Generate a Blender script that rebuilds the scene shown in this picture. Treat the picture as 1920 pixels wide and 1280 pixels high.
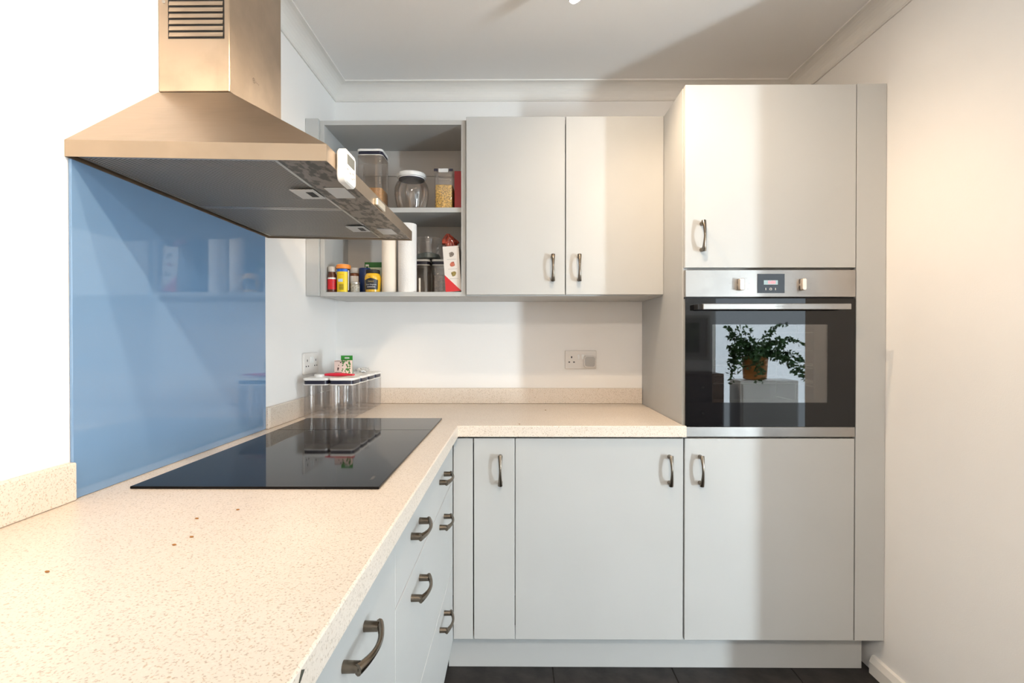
import bpy, bmesh, math, random
from mathutils import Vector, Matrix
random.seed(7)
for o in list(bpy.data.objects): bpy.data.objects.remove(o, do_unlink=True)
S = bpy.context.scene
C = S.collection

# ------------------------------------------------------------------ camera, world, light, exposure
cam_d = bpy.data.cameras.new('camera'); cam = bpy.data.objects.new('camera', cam_d); C.objects.link(cam)
cam.location = (0.8493, -2.3973, 1.2194)
cam.rotation_euler = (math.pi/2 - 0.0075, 0, 0.007)
cam_d.sensor_width = 36; cam_d.lens = 36*953.27/1920; cam_d.clip_start = 0.05
S.camera = cam
S.view_settings.view_transform = 'Standard'
S.view_settings.look = 'None'
S.view_settings.gamma = 1
S.view_settings.use_curve_mapping = False
S.view_settings.exposure = 0.17
W = bpy.data.worlds.new('world'); S.world = W; W.use_nodes = True
W.node_tree.nodes['Background'].inputs[0].default_value = (0.75, 0.87, 1.0, 1)
W.node_tree.nodes['Background'].inputs[1].default_value = 1.0

def area_light(name, loc, rot, sx, sy, power, col):
    d = bpy.data.lights.new(name, 'AREA'); d.shape = 'RECTANGLE'; d.size = sx; d.size_y = sy
    d.energy = power; d.color = col
    o = bpy.data.objects.new(name, d); C.objects.link(o); o.location = loc; o.rotation_euler = rot
    return o
YF = -4.30         # wall behind the camera
# daylight entering through the two glazed doors of the next room (just outside the panes)
area_light('daylight_wide_door', (3.74, YF-0.16, 1.12), (math.pi/2, 0, 0), 1.50, 2.0, 22, (0.80, 0.91, 1.0))
area_light('daylight_narrow_door', (5.15, YF-0.25, 0.75), (math.pi/2+0.15, 0, 0), 0.52, 1.0, 720, (0.80, 0.92, 1.0))
SPOT_COL = (1.0, 0.76, 0.52)
FILL_COL = (1.0, 0.87, 0.73)  # colour of the two added fill lamps
FILL_W1 = 44
FILL_W2 = 8

# ------------------------------------------------------------------ materials
MATS = {}
def mat(name, col, rough=.5, metal=0, bump=None, var=None, spec=.5, coat=0, emit=None, aniso=0):
    """principled material; var=(scale, amount) colour variation; bump=(scale, strength)"""
    if name in MATS: return MATS[name]
    m = bpy.data.materials.new(name); m.use_nodes = True; nt = m.node_tree; N = nt.nodes; L = nt.links
    p = N['Principled BSDF']
    p.inputs['Base Color'].default_value = (*col, 1); p.inputs['Roughness'].default_value = rough
    p.inputs['Metallic'].default_value = metal; p.inputs['Specular IOR Level'].default_value = spec
    p.inputs['Coat Weight'].default_value = coat; p.inputs['Coat Roughness'].default_value = .03
    if aniso: p.inputs['Anisotropic'].default_value = aniso
    if emit:
        p.inputs['Emission Color'].default_value = (*emit[0], 1); p.inputs['Emission Strength'].default_value = emit[1]
    if var or bump:
        tc = N.new('ShaderNodeTexCoord')
    if var:
        n = N.new('ShaderNodeTexNoise'); n.inputs['Scale'].default_value = var[0]; n.inputs['Detail'].default_value = 5
        L.new(tc.outputs['Object'], n.inputs['Vector'])
        r = N.new('ShaderNodeValToRGB')
        a = var[1]
        r.color_ramp.elements[0].position = .3; r.color_ramp.elements[1].position = .7
        r.color_ramp.elements[0].color = (*[max(0, c*(1-a)) for c in col], 1)
        r.color_ramp.elements[1].color = (*[min(1, c*(1+a)) for c in col], 1)
        L.new(n.outputs['Fac'], r.inputs['Fac']); L.new(r.outputs['Color'], p.inputs['Base Color'])
    if bump:
        n = N.new('ShaderNodeTexNoise'); n.inputs['Scale'].default_value = bump[0]; n.inputs['Detail'].default_value = 4
        L.new(tc.outputs['Object'], n.inputs['Vector'])
        b = N.new('ShaderNodeBump'); b.inputs['Strength'].default_value = bump[1]; b.inputs['Distance'].default_value = .002
        L.new(n.outputs['Fac'], b.inputs['Height']); L.new(b.outputs['Normal'], p.inputs['Normal'])
    MATS[name] = m
    return m

def stone(name, base, dark, light, scale):
    m = bpy.data.materials.new(name); m.use_nodes = True; nt = m.node_tree; N = nt.nodes; L = nt.links
    p = N['Principled BSDF']; p.inputs['Roughness'].default_value = .32
    tc = N.new('ShaderNodeTexCoord')
    mp = N.new('ShaderNodeMapping'); L.new(tc.outputs['Object'], mp.inputs['Vector'])
    n1 = N.new('ShaderNodeTexNoise'); n1.inputs['Scale'].default_value = scale; n1.inputs['Detail'].default_value = 2
    n2 = N.new('ShaderNodeTexNoise'); n2.inputs['Scale'].default_value = scale*.55; n2.inputs['Detail'].default_value = 1
    n3 = N.new('ShaderNodeTexNoise'); n3.inputs['Scale'].default_value = 5; n3.inputs['Detail'].default_value = 3
    mp2 = N.new('ShaderNodeMapping'); mp2.inputs['Location'].default_value = (3.1, 7.7, 1.3); L.new(tc.outputs['Object'], mp2.inputs['Vector'])
    L.new(mp.outputs[0], n1.inputs['Vector']); L.new(mp2.outputs[0], n2.inputs['Vector']); L.new(mp.outputs[0], n3.inputs['Vector'])
    r1 = N.new('ShaderNodeValToRGB'); e = r1.color_ramp.elements
    e[0].position = .33; e[0].color = (*dark, 1); e[1].position = .43; e[1].color = (*base, 1)
    x = e.new(.62); x.color = (*base, 1); x = e.new(.72); x.color = (*light, 1)
    r2 = N.new('ShaderNodeValToRGB'); e = r2.color_ramp.elements
    e[0].position = .66; e[0].color = (1, 1, 1, 1); e[1].position = .74; e[1].color = (.78, .7, .6, 1)
    r3 = N.new('ShaderNodeValToRGB'); e = r3.color_ramp.elements
    e[0].position = .3; e[0].color = (.95, .94, .93, 1); e[1].position = .7; e[1].color = (1, 1, 1, 1)
    L.new(n1.outputs['Fac'], r1.inputs['Fac']); L.new(n2.outputs['Fac'], r2.inputs['Fac']); L.new(n3.outputs['Fac'], r3.inputs['Fac'])
    mx = N.new('ShaderNodeMix'); mx.data_type = 'RGBA'; mx.blend_type = 'MULTIPLY'; mx.inputs[0].default_value = 1
    L.new(r1.outputs[0], mx.inputs[6]); L.new(r2.outputs[0], mx.inputs[7])
    mx2 = N.new('ShaderNodeMix'); mx2.data_type = 'RGBA'; mx2.blend_type = 'MULTIPLY'; mx2.inputs[0].default_value = 1
    L.new(mx.outputs[2], mx2.inputs[6]); L.new(r3.outputs[0], mx2.inputs[7])
    L.new(mx2.outputs[2], p.inputs['Base Color'])
    MATS[name] = m; return m

def brushed(name, col, rough, stretch, stain=0.0, aniso=0.0, ss=(9, 9, 9), sr=(.38, .56)):
    m = bpy.data.materials.new(name); m.use_nodes = True; nt = m.node_tree; N = nt.nodes; L = nt.links
    p = N['Principled BSDF']; p.inputs['Metallic'].default_value = 1; p.inputs['Base Color'].default_value = (*col, 1)
    tc = N.new('ShaderNodeTexCoord'); mp = N.new('ShaderNodeMapping'); mp.inputs['Scale'].default_value = stretch
    L.new(tc.outputs['Object'], mp.inputs['Vector'])
    n = N.new('ShaderNodeTexNoise'); n.inputs['Scale'].default_value = 1; n.inputs['Detail'].default_value = 4
    L.new(mp.outputs[0], n.inputs['Vector'])
    mr = N.new('ShaderNodeMapRange'); mr.inputs['To Min'].default_value = rough-.07; mr.inputs['To Max'].default_value = rough+.07
    L.new(n.outputs['Fac'], mr.inputs['Value']); L.new(mr.outputs[0], p.inputs['Roughness'])
    b = N.new('ShaderNodeBump'); b.inputs['Strength'].default_value = .12; b.inputs['Distance'].default_value = .0006
    L.new(n.outputs['Fac'], b.inputs['Height']); L.new(b.outputs[0], p.inputs['Normal'])
    n2 = N.new('ShaderNodeTexNoise'); n2.inputs['Scale'].default_value = 1; n2.inputs['Detail'].default_value = 4
    mp2 = N.new('ShaderNodeMapping'); mp2.inputs['Scale'].default_value = ss
    L.new(tc.outputs['Object'], mp2.inputs['Vector']); L.new(mp2.outputs[0], n2.inputs['Vector'])
    r = N.new('ShaderNodeValToRGB'); e = r.color_ramp.elements
    e[0].position = sr[0]; e[0].color = (*[c*(1-stain) for c in col], 1); e[1].position = sr[1]; e[1].color = (*col, 1)
    L.new(n2.outputs['Fac'], r.inputs['Fac']); L.new(r.outputs[0], p.inputs['Base Color'])
    if aniso:   # upright brushing spreads highlights sideways
        tg = N.new('ShaderNodeTangent'); tg.direction_type = 'RADIAL'; tg.axis = 'Z'
        p.inputs['Anisotropic'].default_value = aniso; L.new(tg.outputs[0], p.inputs['Tangent'])
    MATS[name] = m; return m

def clear(name, tint=(.93, .93, .93), gloss=.10, haze=.06, hcol=(.75, .75, .75), rough=.04):
    """thin clear plastic or glass: transparent with fresnel reflection and a little haze"""
    m = bpy.data.materials.new(name); m.use_nodes = True; nt = m.node_tree; N = nt.nodes; L = nt.links
    for n in list(N): N.remove(n)
    out = N.new('ShaderNodeOutputMaterial')
    t = N.new('ShaderNodeBsdfTransparent'); t.inputs[0].default_value = (*tint, 1)
    g = N.new('ShaderNodeBsdfGlossy'); g.inputs['Roughness'].default_value = rough; g.inputs[0].default_value = (1, 1, 1, 1)
    d = N.new('ShaderNodeBsdfDiffuse'); d.inputs[0].default_value = (*hcol, 1)
    m1 = N.new('ShaderNodeMixShader'); m1.inputs[0].default_value = haze; L.new(t.outputs[0], m1.inputs[1]); L.new(d.outputs[0], m1.inputs[2])
    lw = N.new('ShaderNodeLayerWeight'); lw.inputs[0].default_value = .35
    mr = N.new('ShaderNodeMapRange'); mr.inputs['To Min'].default_value = gloss*.5; mr.inputs['To Max'].default_value = min(1, gloss*6)
    L.new(lw.outputs['Fresnel'], mr.inputs['Value'])
    m2 = N.new('ShaderNodeMixShader'); L.new(mr.outputs[0], m2.inputs[0]); L.new(m1.outputs[0], m2.inputs[1]); L.new(g.outputs[0], m2.inputs[2])
    L.new(m2.outputs[0], out.inputs[0])
    MATS[name] = m; return m

def mesh_filter_mat():
    m = bpy.data.materials.new('filter_mesh'); m.use_nodes = True; nt = m.node_tree; N = nt.nodes; L = nt.links
    p = N['Principled BSDF']; p.inputs['Metallic'].default_value = .75; p.inputs['Roughness'].default_value = .55
    tc = N.new('ShaderNodeTexCoord')
    ws = []
    for ang in (.55, -.55):
        mp = N.new('ShaderNodeMapping'); mp.inputs['Rotation'].default_value = (0, 0, ang)
        L.new(tc.outputs['Object'], mp.inputs['Vector'])
        w = N.new('ShaderNodeTexWave'); w.inputs['Scale'].default_value = 62; w.wave_type = 'BANDS'; w.bands_direction = 'Y'
        L.new(mp.outputs[0], w.inputs['Vector']); ws.append(w)
    mx = N.new('ShaderNodeMath'); mx.operation = 'MULTIPLY'
    L.new(ws[0].outputs['Fac'], mx.inputs[0]); L.new(ws[1].outputs['Fac'], mx.inputs[1])
    r = N.new('ShaderNodeValToRGB'); e = r.color_ramp.elements
    e[0].position = .10; e[0].color = (.46, .43, .39, 1); e[1].position = .38; e[1].color = (.025, .024, .022, 1)
    L.new(mx.outputs[0], r.inputs['Fac']); L.new(r.outputs[0], p.inputs['Base Color'])
    b = N.new('ShaderNodeBump'); b.invert = True; b.inputs['Strength'].default_value = .6; b.inputs['Distance'].default_value = .002
    L.new(mx.outputs[0], b.inputs['Height']); L.new(b.outputs[0], p.inputs['Normal'])
    MATS['filter_mesh'] = m; return m

WALL = mat('wall_paint', (.84, .82, .80), .75, bump=(260, .12), var=(3, .015))
CEIL = mat('ceiling_paint', (.86, .84, .82), .85, bump=(300, .15))
TRIM = mat('trim_paint', (.78, .75, .71), .5, var=(6, .02))
CAB = mat('cabinet_satin', (.475, .478, .470), .46, var=(4, .02))
CABIN = mat('cabinet_inside', (.48, .45, .42), .5)
TOP = stone('worktop_stone', (.74, .655, .57), (.50, .42, .34), (.80, .73, .65), 330)
STEEL = brushed('brushed_steel', (.44, .355, .27), .37, (14, 400, 14), .08)  # hood steel: warm lamplight partly put into the base colour
STEELZ = brushed('brushed_steel_upright', (.52, .43, .34), .33, (300, 300, 8), .14, .95)
STEELX = brushed('brushed_steel_flat', (.42, .40, .38), .40, (8, 300, 300), .10)
STRIP = brushed('stained_steel', (.31, .26, .215), .44, (20, 200, 20), .62, 0, (75, 30, 75), (.44, .53))
PEWTER = mat('pewter', (.20, .165, .13), .22, 1, var=(60, .12))
BLUE = mat('blue_glass', (.155, .27, .44), .03, coat=.6, spec=.4)
BLACKGLASS = mat('black_glass', (.006, .006, .007), .03, spec=.5)
HOB = mat('hob_glass', (.006, .005, .005), .045, spec=.12)
BLACK = mat('black_matt', (.012, .012, .012), .6)
DARK = mat('dark_void', (.02, .018, .016), .8)
WHITE = mat('white_plastic', (.80, .79, .77), .32)
SOCK = mat('socket_plastic', (.74, .70, .66), .3)
GREYP = mat('grey_plastic', (.42, .40, .38), .4)
NAVY = mat('navy_seal', (.012, .012, .03), .35)
CLEAR = clear('clear_plastic', (.985, .976, .972), .085, .018)
SMOKE = clear('smoky_plastic', (.84, .80, .77), .11, .05, (.4, .36, .33))
PANE = clear('window_glass', (.97, .98, .98), .05, 0.0, rough=.01)
OVENPANE = clear('oven_inner_glass', (.62, .60, .58), .17, 0.0, rough=.01)
FILTER = mesh_filter_mat()
SLATE = mat('slate_tile', (.020, .017, .016), .6, bump=(40, .5), var=(14, .6))
GROUT = mat('grout', (.02, .018, .016), .9)
GREYLINE = mat('grey_print', (.30, .29, .28), .5)
PALE = mat('pale_print', (.75, .75, .73), .5)

# ------------------------------------------------------------------ helpers
def box(bm, x0, x1, y0, y1, z0, z1, bev=0, seg=1):
    r = bmesh.ops.create_cube(bm, size=1)
    vs = r['verts']
    bmesh.ops.scale(bm, vec=(abs(x1-x0), abs(y1-y0), abs(z1-z0)), verts=vs)
    bmesh.ops.translate(bm, vec=((x0+x1)/2, (y0+y1)/2, (z0+z1)/2), verts=vs)
    if bev:
        es = list({e for v in vs for e in v.link_edges})
        bmesh.ops.bevel(bm, geom=es, offset=bev, segments=seg, profile=.5, affect='EDGES')

def rrect(cx, cy, wx, wy, r, n=4):
    pts = []
    r = min(r, wx/2-1e-5, wy/2-1e-5)
    for k, (sx, sy) in enumerate(((1, 1), (-1, 1), (-1, -1), (1, -1))):
        for i in range(n+1):
            a = (k + i/n)*math.pi/2
            pts.append((cx+sx*(wx/2-r)+r*math.cos(a), cy+sy*(wy/2-r)+r*math.sin(a)))
    return pts

def loft(bm, rings, cap0=True, cap1=True):
    vr = [[bm.verts.new(p) for p in ring] for ring in rings]
    n = len(vr[0])
    for a, b in zip(vr, vr[1:]):
        for i in range(n):
            bm.faces.new((a[i], a[(i+1) % n], b[(i+1) % n], b[i]))
    if cap0: bm.faces.new(list(reversed(vr[0])))
    if cap1: bm.faces.new(vr[-1])

def rprism(bm, cx, cy, wx, wy, r, z0, z1, n=4, edge=0, cap0=True, cap1=True):
    zs = [(z0, 0), (z1, 0)]
    if edge: zs = [(z0, edge), (z0+edge, 0), (z1-edge, 0), (z1, edge)]
    loft(bm, [[(x, y, z) for x, y in rrect(cx, cy, wx-2*i, wy-2*i, max(r-i, .0005), n)] for z, i in zs], cap0, cap1)

def lathe(bm, cx, cy, prof, n=24, cap0=True, cap1=True):
    loft(bm, [[(cx+r*math.cos(2*math.pi*i/n), cy+r*math.sin(2*math.pi*i/n), z) for i in range(n)] for r, z in prof], cap0, cap1)

def cyl(bm, p0, p1, r, n=12, r1=None):
    p0 = Vector(p0); p1 = Vector(p1); d = (p1-p0).normalized()
    a = d.orthogonal().normalized(); b = d.cross(a)
    r1 = r if r1 is None else r1
    loft(bm, [[p+(a*math.cos(2*math.pi*i/n)+b*math.sin(2*math.pi*i/n))*q for i in range(n)] for p, q in ((p0, r), (p1, r1))])

def obj(name, bm, m, parent=None, smooth=False, org=None):
    """bm is in world coordinates; the object gets its origin at org / its parent's place"""
    bmesh.ops.recalc_face_normals(bm, faces=bm.faces[:])
    me = bpy.data.meshes.new(name)
    o = bpy.data.objects.new(name, me)
    off = Vector((0, 0, 0))
    if parent is not None:
        p = parent; off = Vector((0, 0, 0))
        while p is not None: off += p.location; p = p.parent
        o.parent = parent
    elif org is not None:
        off = Vector(org); o.location = off
    bmesh.ops.translate(bm, vec=-off, verts=bm.verts[:])
    if smooth:
        for f in bm.faces: f.smooth = True
    bm.to_mesh(me); bm.free()
    if smooth:
        try: me.set_sharp_from_angle(angle=math.radians(40))
        except Exception: pass
    if m: me.materials.append(m)
    C.objects.link(o)
    return o

def thing(name, label, cat, loc=(0, 0, 0), group=None):
    o = bpy.data.objects.new(name, None); C.objects.link(o); o.location = loc; o.empty_display_size = .05
    o['label'] = label; o['category'] = cat
    if group: o['group'] = group
    return o
def tag(o, label, cat, group=None):
    o['label'] = label; o['category'] = cat
    if group: o['group'] = group
    return o
def struct(o, label, cat):
    o['kind'] = 'structure'; o['label'] = label; o['category'] = cat
    return o
def B(*a, **k):
    bm = bmesh.new(); box(bm, *a, **k); return bm

def text_bm(s, size, spacing=1.0):
    cu = bpy.data.curves.new('t', 'FONT'); cu.body = s; cu.size = size; cu.align_x = 'CENTER'; cu.align_y = 'CENTER'
    cu.space_character = spacing; cu.resolution_u = 2
    o = bpy.data.objects.new('t', cu); C.objects.link(o); bpy.context.view_layer.update()
    dg = bpy.context.evaluated_depsgraph_get()
    me = bpy.data.meshes.new_from_object(o.evaluated_get(dg))
    bm = bmesh.new(); bm.from_mesh(me)
    bpy.data.objects.remove(o, do_unlink=True); bpy.data.meshes.remove(me); bpy.data.curves.remove(cu)
    return bm
def place(bm, O, R, U):
    O = Vector(O); R = Vector(R).normalized(); U = Vector(U).normalized(); Nn = R.cross(U)
    for v in bm.verts: v.co = O+R*v.co.x+U*v.co.y+Nn*v.co.z
    return bm
def wrap(bm, cx, cy, r, z, ang=-math.pi/2):
    """bend flat print (x right, y up) on to an upright cylinder, facing direction ang"""
    for v in bm.verts:
        a = ang+v.co.x/r
        v.co = Vector((cx+r*math.cos(a), cy+r*math.sin(a), z+v.co.y))
    return bm
def merge(bm, src):
    me = bpy.data.meshes.new('tmp'); src.to_mesh(me); src.free(); bm.from_mesh(me); bpy.data.meshes.remove(me)
def rings(bm, O, R, U, r0, r1, n=20):
    O = Vector(O); R = Vector(R).normalized(); U = Vector(U).normalized()
    a = [bm.verts.new(O+(R*math.cos(2*math.pi*i/n)+U*math.sin(2*math.pi*i/n))*r0) for i in range(n)]
    b = [bm.verts.new(O+(R*math.cos(2*math.pi*i/n)+U*math.sin(2*math.pi*i/n))*r1) for i in range(n)]
    for i in range(n): bm.faces.new((a[i], a[(i+1) % n], b[(i+1) % n], b[i]))
def logo_bm(O, R, U, h):
    """ring with N inside, followed by E F F; O = centre of the ring"""
    bm = bmesh.new(); O = Vector(O); R = Vector(R).normalized(); U = Vector(U).normalized()
    rings(bm, O, R, U, h*.95, h*1.1)
    for k, ch in enumerate('NEFF'):
        merge(bm, place(text_bm(ch, h*(1.25 if k == 0 else 1.05)), O+R*(0 if k == 0 else h*(.75+k*1.15)), R, U))
    return bm
def label_patch(cx, cy, r, z0, z1, half, ang=-math.pi/2, n=14):
    bm = bmesh.new()
    a = [[bm.verts.new((cx+r*math.cos(ang-half+2*half*i/n), cy+r*math.sin(ang-half+2*half*i/n), z)) for i in range(n+1)] for z in (z0, z1)]
    for i in range(n): bm.faces.new((a[0][i], a[0][i+1], a[1][i+1], a[1][i]))
    return bm

# ------------------------------------------------------------------ the setting
XR = 2.155; ZC = 2.398; YW = -1.10; XE = 6.2; cw = .07
def tile_floor():
    f = struct(obj('floor', B(-.1, XE+.1, YF-.1, .1, -.06, -.004), GROUT), 'dark slate tiled kitchen floor', 'floor')
    sx = .44; sy = .44
    tm = bmesh.new(); box(tm, 0, sx-.004, 0, sy-.004, -.012, 0, .0012)
    me = bpy.data.meshes.new('tile'); tm.to_mesh(me); tm.free(); me.materials.append(SLATE)
    y = YF+.01; j = 0
    while y < -.3:
        x = .988-sx*2-(.22 if j % 2 else 0)
        if x > .02: x -= sx
        i = 0
        while x < XE-.3:
            if x > -.05:
                o = bpy.data.objects.new('tile', me); C.objects.link(o); o.parent = f; o.location = (x, y, 0)
            x += sx
        y += sy; j += 1
tile_floor()
struct(obj('ceiling', B(-.1, XE+.1, YF-.1, .1, ZC, ZC+.08), CEIL), 'flat off-white ceiling', 'ceiling')
struct(obj('wall_left', B(-.1, 0, YF-.1, .1, 0, ZC), WALL), 'white painted wall behind the hood', 'wall')
struct(obj('wall_back', B(0, XE, 0, .1, 0, ZC), WALL), 'off-white painted wall behind the wall cupboards', 'wall')
struct(obj('wall_right', B(XR, XR+.1, YW, 0, 0, ZC), WALL), 'cream painted wall beside the tall oven cupboard', 'wall')
struct(obj('wall_far', B(XE, XE+.1, YF, 0, 0, ZC), WALL), 'end wall of the next room', 'wall')
# wall behind the camera, with openings for two glazed doors
D1 = (2.97, 4.50); D2 = (4.86, 5.44); DH = 2.12
bm = bmesh.new()
for x0, x1, z0, z1 in ((0, D1[0], 0, ZC), (D1[1], D2[0], 0, ZC), (D2[1], XE, 0, ZC), (D1[0], D1[1], DH, ZC), (D2[0], D2[1], DH, ZC)):
    box(bm, x0, x1, YF-.1, YF, z0, z1)
struct(obj('wall_front', bm, WALL), 'wall with two glazed garden doors', 'wall')
for i, (a, b) in enumerate((D1, D2)):
    bm = bmesh.new()
    for x0, x1, z0, z1 in ((a, a+.05, 0, DH), (b-.05, b, 0, DH), (a+.05, b-.05, DH-.05, DH), (a+.05, b-.05, 0, .07)):
        box(bm, x0, x1, YF-.08, YF-.03, z0, z1)
    d = struct(obj('door_%d' % (i+1), bm, WHITE), 'white framed glazed garden door', 'door')
    obj('pane', B(a+.05, b-.05, YF-.058, YF-.052, .07, DH-.05), PANE, d)
    bm = bmesh.new(); box(bm, b-.042, b-.022, YF-.03, YF-.01, 1.0, 1.12, .003); obj('door_handle', bm, PEWTER, d)
# coving: a concave quarter profile with small lips
def coving(name, kind):
    n = 8; prof = [(0, ZC-cw), (.006, ZC-cw), (.006, ZC-cw+.004)]
    for i in range(n+1):
        a = i/n*math.pi/2
        prof.append((.008+(cw-.012)*(1-math.cos(a)), ZC-cw+.006+(cw-.012)*math.sin(a)))
    prof += [(cw-.004, ZC-.006), (cw, ZC-.006), (cw, ZC), (0, ZC)]
    bm = bmesh.new()
    if kind == 'left': r = [[(p, y if y < -1 else -p, z) for p, z in prof] for y in (YF, 0)]
    if kind == 'back': r = [[(p if x < 1 else XR-p, -p, z) for p, z in prof] for x in (0, 2)]
    if kind == 'right': r = [[(XR-p, y if y < -1 else -p, z) for p, z in prof] for y in (YW, 0)]
    loft(bm, r)
    struct(obj(name, bm, TRIM), 'painted plaster coving along the ceiling', 'coving')
coving('trim_1', 'left'); coving('trim_2', 'back'); coving('trim_3', 'right')
bm = bmesh.new()
prof = [(0, 0), (.018, 0), (.018, .042), (.010, .062), (0, .066)]
loft(bm, [[(XR-p, y, z) for p, z in prof] for y in (YW, -.545)])
struct(obj('baseboard_right', bm, TRIM), 'low cream skirting board along the right wall', 'skirting board')

# ------------------------------------------------------------------ handles
def handle_bm(P, along, out):
    """bow handle, centre of its two feet at P on the door face"""
    P = Vector(P); A = Vector(along).normalized(); O = Vector(out).normalized(); Wd = A.cross(O)
    bm = bmesh.new()
    for s in (-1, 1):
        p = P+A*s*.046; cyl(bm, p, p+O*.021, .0080, 14, .0074)
    rs = []; n = 14; k = 10
    for i in range(n+1):
        t = -1+2*i/n
        u = t*.0525; h = .0205+.0125*(1-t*t); w = .0044+.0040*abs(t)**1.6; th = .0038+.0024*abs(t)**2
        sl = math.atan2(-.0125*2*t, .0525); Tn = A*math.cos(sl)+O*math.sin(sl); Nn = O*math.cos(sl)-A*math.sin(sl)
        c = P+A*u+O*h
        rs.append([c+Wd*(w*math.cos(2*math.pi*j/k))+Nn*(th*math.sin(2*math.pi*j/k)) for j in range(k)])
    loft(bm, rs)
    return bm
def handle(door, P, along, out):
    return obj('handle', handle_bm(P, along, out), PEWTER, door, smooth=True)
UP = (0, 0, 1); FR = (0, -1, 0); RT = (1, 0, 0); AY = (0, 1, 0)

def carcass(bm, x0, x1, y0, y1, z0, z1, open_dir, t=.018):
    """hollow cupboard body of panels, open towards open_dir ('y-' or 'x+')"""
    if open_dir == 'y-':
        box(bm, x0, x0+t, y0, y1, z0, z1); box(bm, x1-t, x1, y0, y1, z0, z1)
        box(bm, x0+t, x1-t, y0, y1, z0, z0+t); box(bm, x0+t, x1-t, y0, y1, z1-t, z1); box(bm, x0+t, x1-t, y1-.008, y1, z0+t, z1-t)
    else:
        box(bm, x0, x1, y0, y0+t, z0, z1); box(bm, x0, x1, y1-t, y1, z0, z1)
        box(bm, x0, x1, y0+t, y1-t, z0, z0+t); box(bm, x0, x1, y0+t, y1-t, z1-t, z1); box(bm, x0, x0+.008, y0+t, y1-t, z0+t, z1-t)

YD = -.596; ZD = .1463; ZO = .8625; ZT = .871; ZW = .91; XF = .627
# ------------------------------------------------------------------ tall oven housing
tall = thing('tall_oven_cabinet', 'tall pale grey cupboard housing the built-in oven', 'cabinet', (1.80, -.3, ZD))
X1 = 1.4474; X2 = 2.0476
bm = bmesh.new(); box(bm, 1.444, 1.462, -.5765, -.002, ZD, 2.1060, .0008); obj('side_panel', bm, CAB, tall)
bm = bmesh.new(); box(bm, 2.052, 2.070, -.575, -.002, ZD, 2.103); obj('side_panel', bm, CABIN, tall)
bm = bmesh.new(); box(bm, 1.462, 2.052, -.575, -.002, 2.085, 2.103); obj('top_panel', bm, CABIN, tall)
bm = bmesh.new(); box(bm, 1.462, 2.052, -.010, -.002, ZD, 2.085); obj('back_panel', bm, CABIN, tall)
for z in (ZD, .846, 1.460):
    obj('shelf', B(1.462, 2.052, -.56, -.010, z, z+.016), CABIN, tall)
dU = obj('door', B(X1, X2, YD, YD+.018, 1.4664, 2.1097, bev=.0012), CAB, tall); handle(dU, (1.506, YD, 1.575), UP, FR)
dL = obj('door', B(X1+.001, X2-.001, YD, YD+.018, ZD, ZO, bev=.0012), CAB, tall); handle(dL, (1.502, YD, .752), UP, FR)
obj('filler_panel', B(2.0505, XR-.001, YD, YD+.018, ZD, 2.112, bev=.001), CAB, tall)

# ------------------------------------------------------------------ built-in oven
oven = thing('built_in_oven', 'stainless steel built-in oven with black glass door', 'oven', (1.748, -.3, .869))
ox0 = X1+.0015; ox1 = X2-.001
YO = YD-.002
obj('control_panel', B(ox0, ox1, YO, YO+.02, 1.3630, 1.4580, bev=.001), STEELX, oven)
# oven cavity, open to the front
cav = bmesh.new()
for a in ((1.475, 1.485, -.55, -.05, .90, 1.355), (2.012, 2.022, -.55, -.05, .90, 1.355), (1.485, 2.012, -.55, -.05, .90, .91), (1.485, 2.012, -.55, -.05, 1.345, 1.355), (1.485, 2.012, -.06, -.05, .91, 1.345)):
    box(cav, *a)
obj('cavity', cav, mat('oven_enamel', (.03, .027, .025), .35, var=(20, .3)), oven)
# door: black glass frame with a clear viewing window
wx0, wx1, wz0, wz1 = 1.5438, 1.9486, .9900, 1.2660
bm = bmesh.new()
for a in ((ox0, wx0, .905, 1.3575), (wx1, ox1, .905, 1.3575), (wx0, wx1, .905, wz0), (wx0, wx1, wz1, 1.3575)):
    box(bm, a[0], a[1], YO, YO+.004, a[2], a[3])
odoor = obj('oven_door', bm, BLACKGLASS, oven)
odoor['label'] = 'black glass oven door'
obj('viewing_window', B(wx0, wx1, YO+.0002, YO+.004, wz0, wz1), OVENPANE, odoor)
bm = bmesh.new()
for a in ((wx0-.02, wx0+.012, wz0-.02, wz1+.02), (wx1-.035, wx1+.02, wz0-.02, wz1+.02), (wx0+.012, wx1-.035, wz0-.02, wz0+.008), (wx0+.012, wx1-.035, wz1-.004, wz1+.02)):
    box(bm, a[0], a[1], YO+.022, YO+.026, a[2], a[3])
obj('inner_frame', bm, mat('oven_inner_frame', (.10, .09, .085), .3), odoor)
obj('trim_strip', B(ox0, ox1, YO, YO+.02, .869, .9042, bev=.001), STEELX, oven)
obj('shadow_gap', B(ox0, ox1, YO+.012, YO+.02, 1.3580, 1.3628), BLACK, oven)
for z in (1.118, 1.052):
    bm = bmesh.new()
    cyl(bm, (1.49, -.53, z), (2.007, -.53, z), .0022, 8); cyl(bm, (1.49, -.12, z), (2.007, -.12, z), .0022, 8)
    for i in range(22):
        x = 1.50+i*.0236; cyl(bm, (x, -.53, z+.002), (x, -.12, z+.002), .0012, 6)
    obj('wire_rack', bm, STEELX, oven, smooth=True)
for s, x in ((0, 1.492), (1, 2.002)):
    bm = bmesh.new()
    for y in (-.50, -.30, -.14): cyl(bm, (x, y, .95), (x, y, 1.32), .002, 6)
    for z in (.96, 1.03, 1.10, 1.17, 1.24, 1.31): cyl(bm, (x, -.50, z), (x, -.14, z), .0018, 6)
    obj('side_rail', bm, STEELX, oven, smooth=True)
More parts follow.
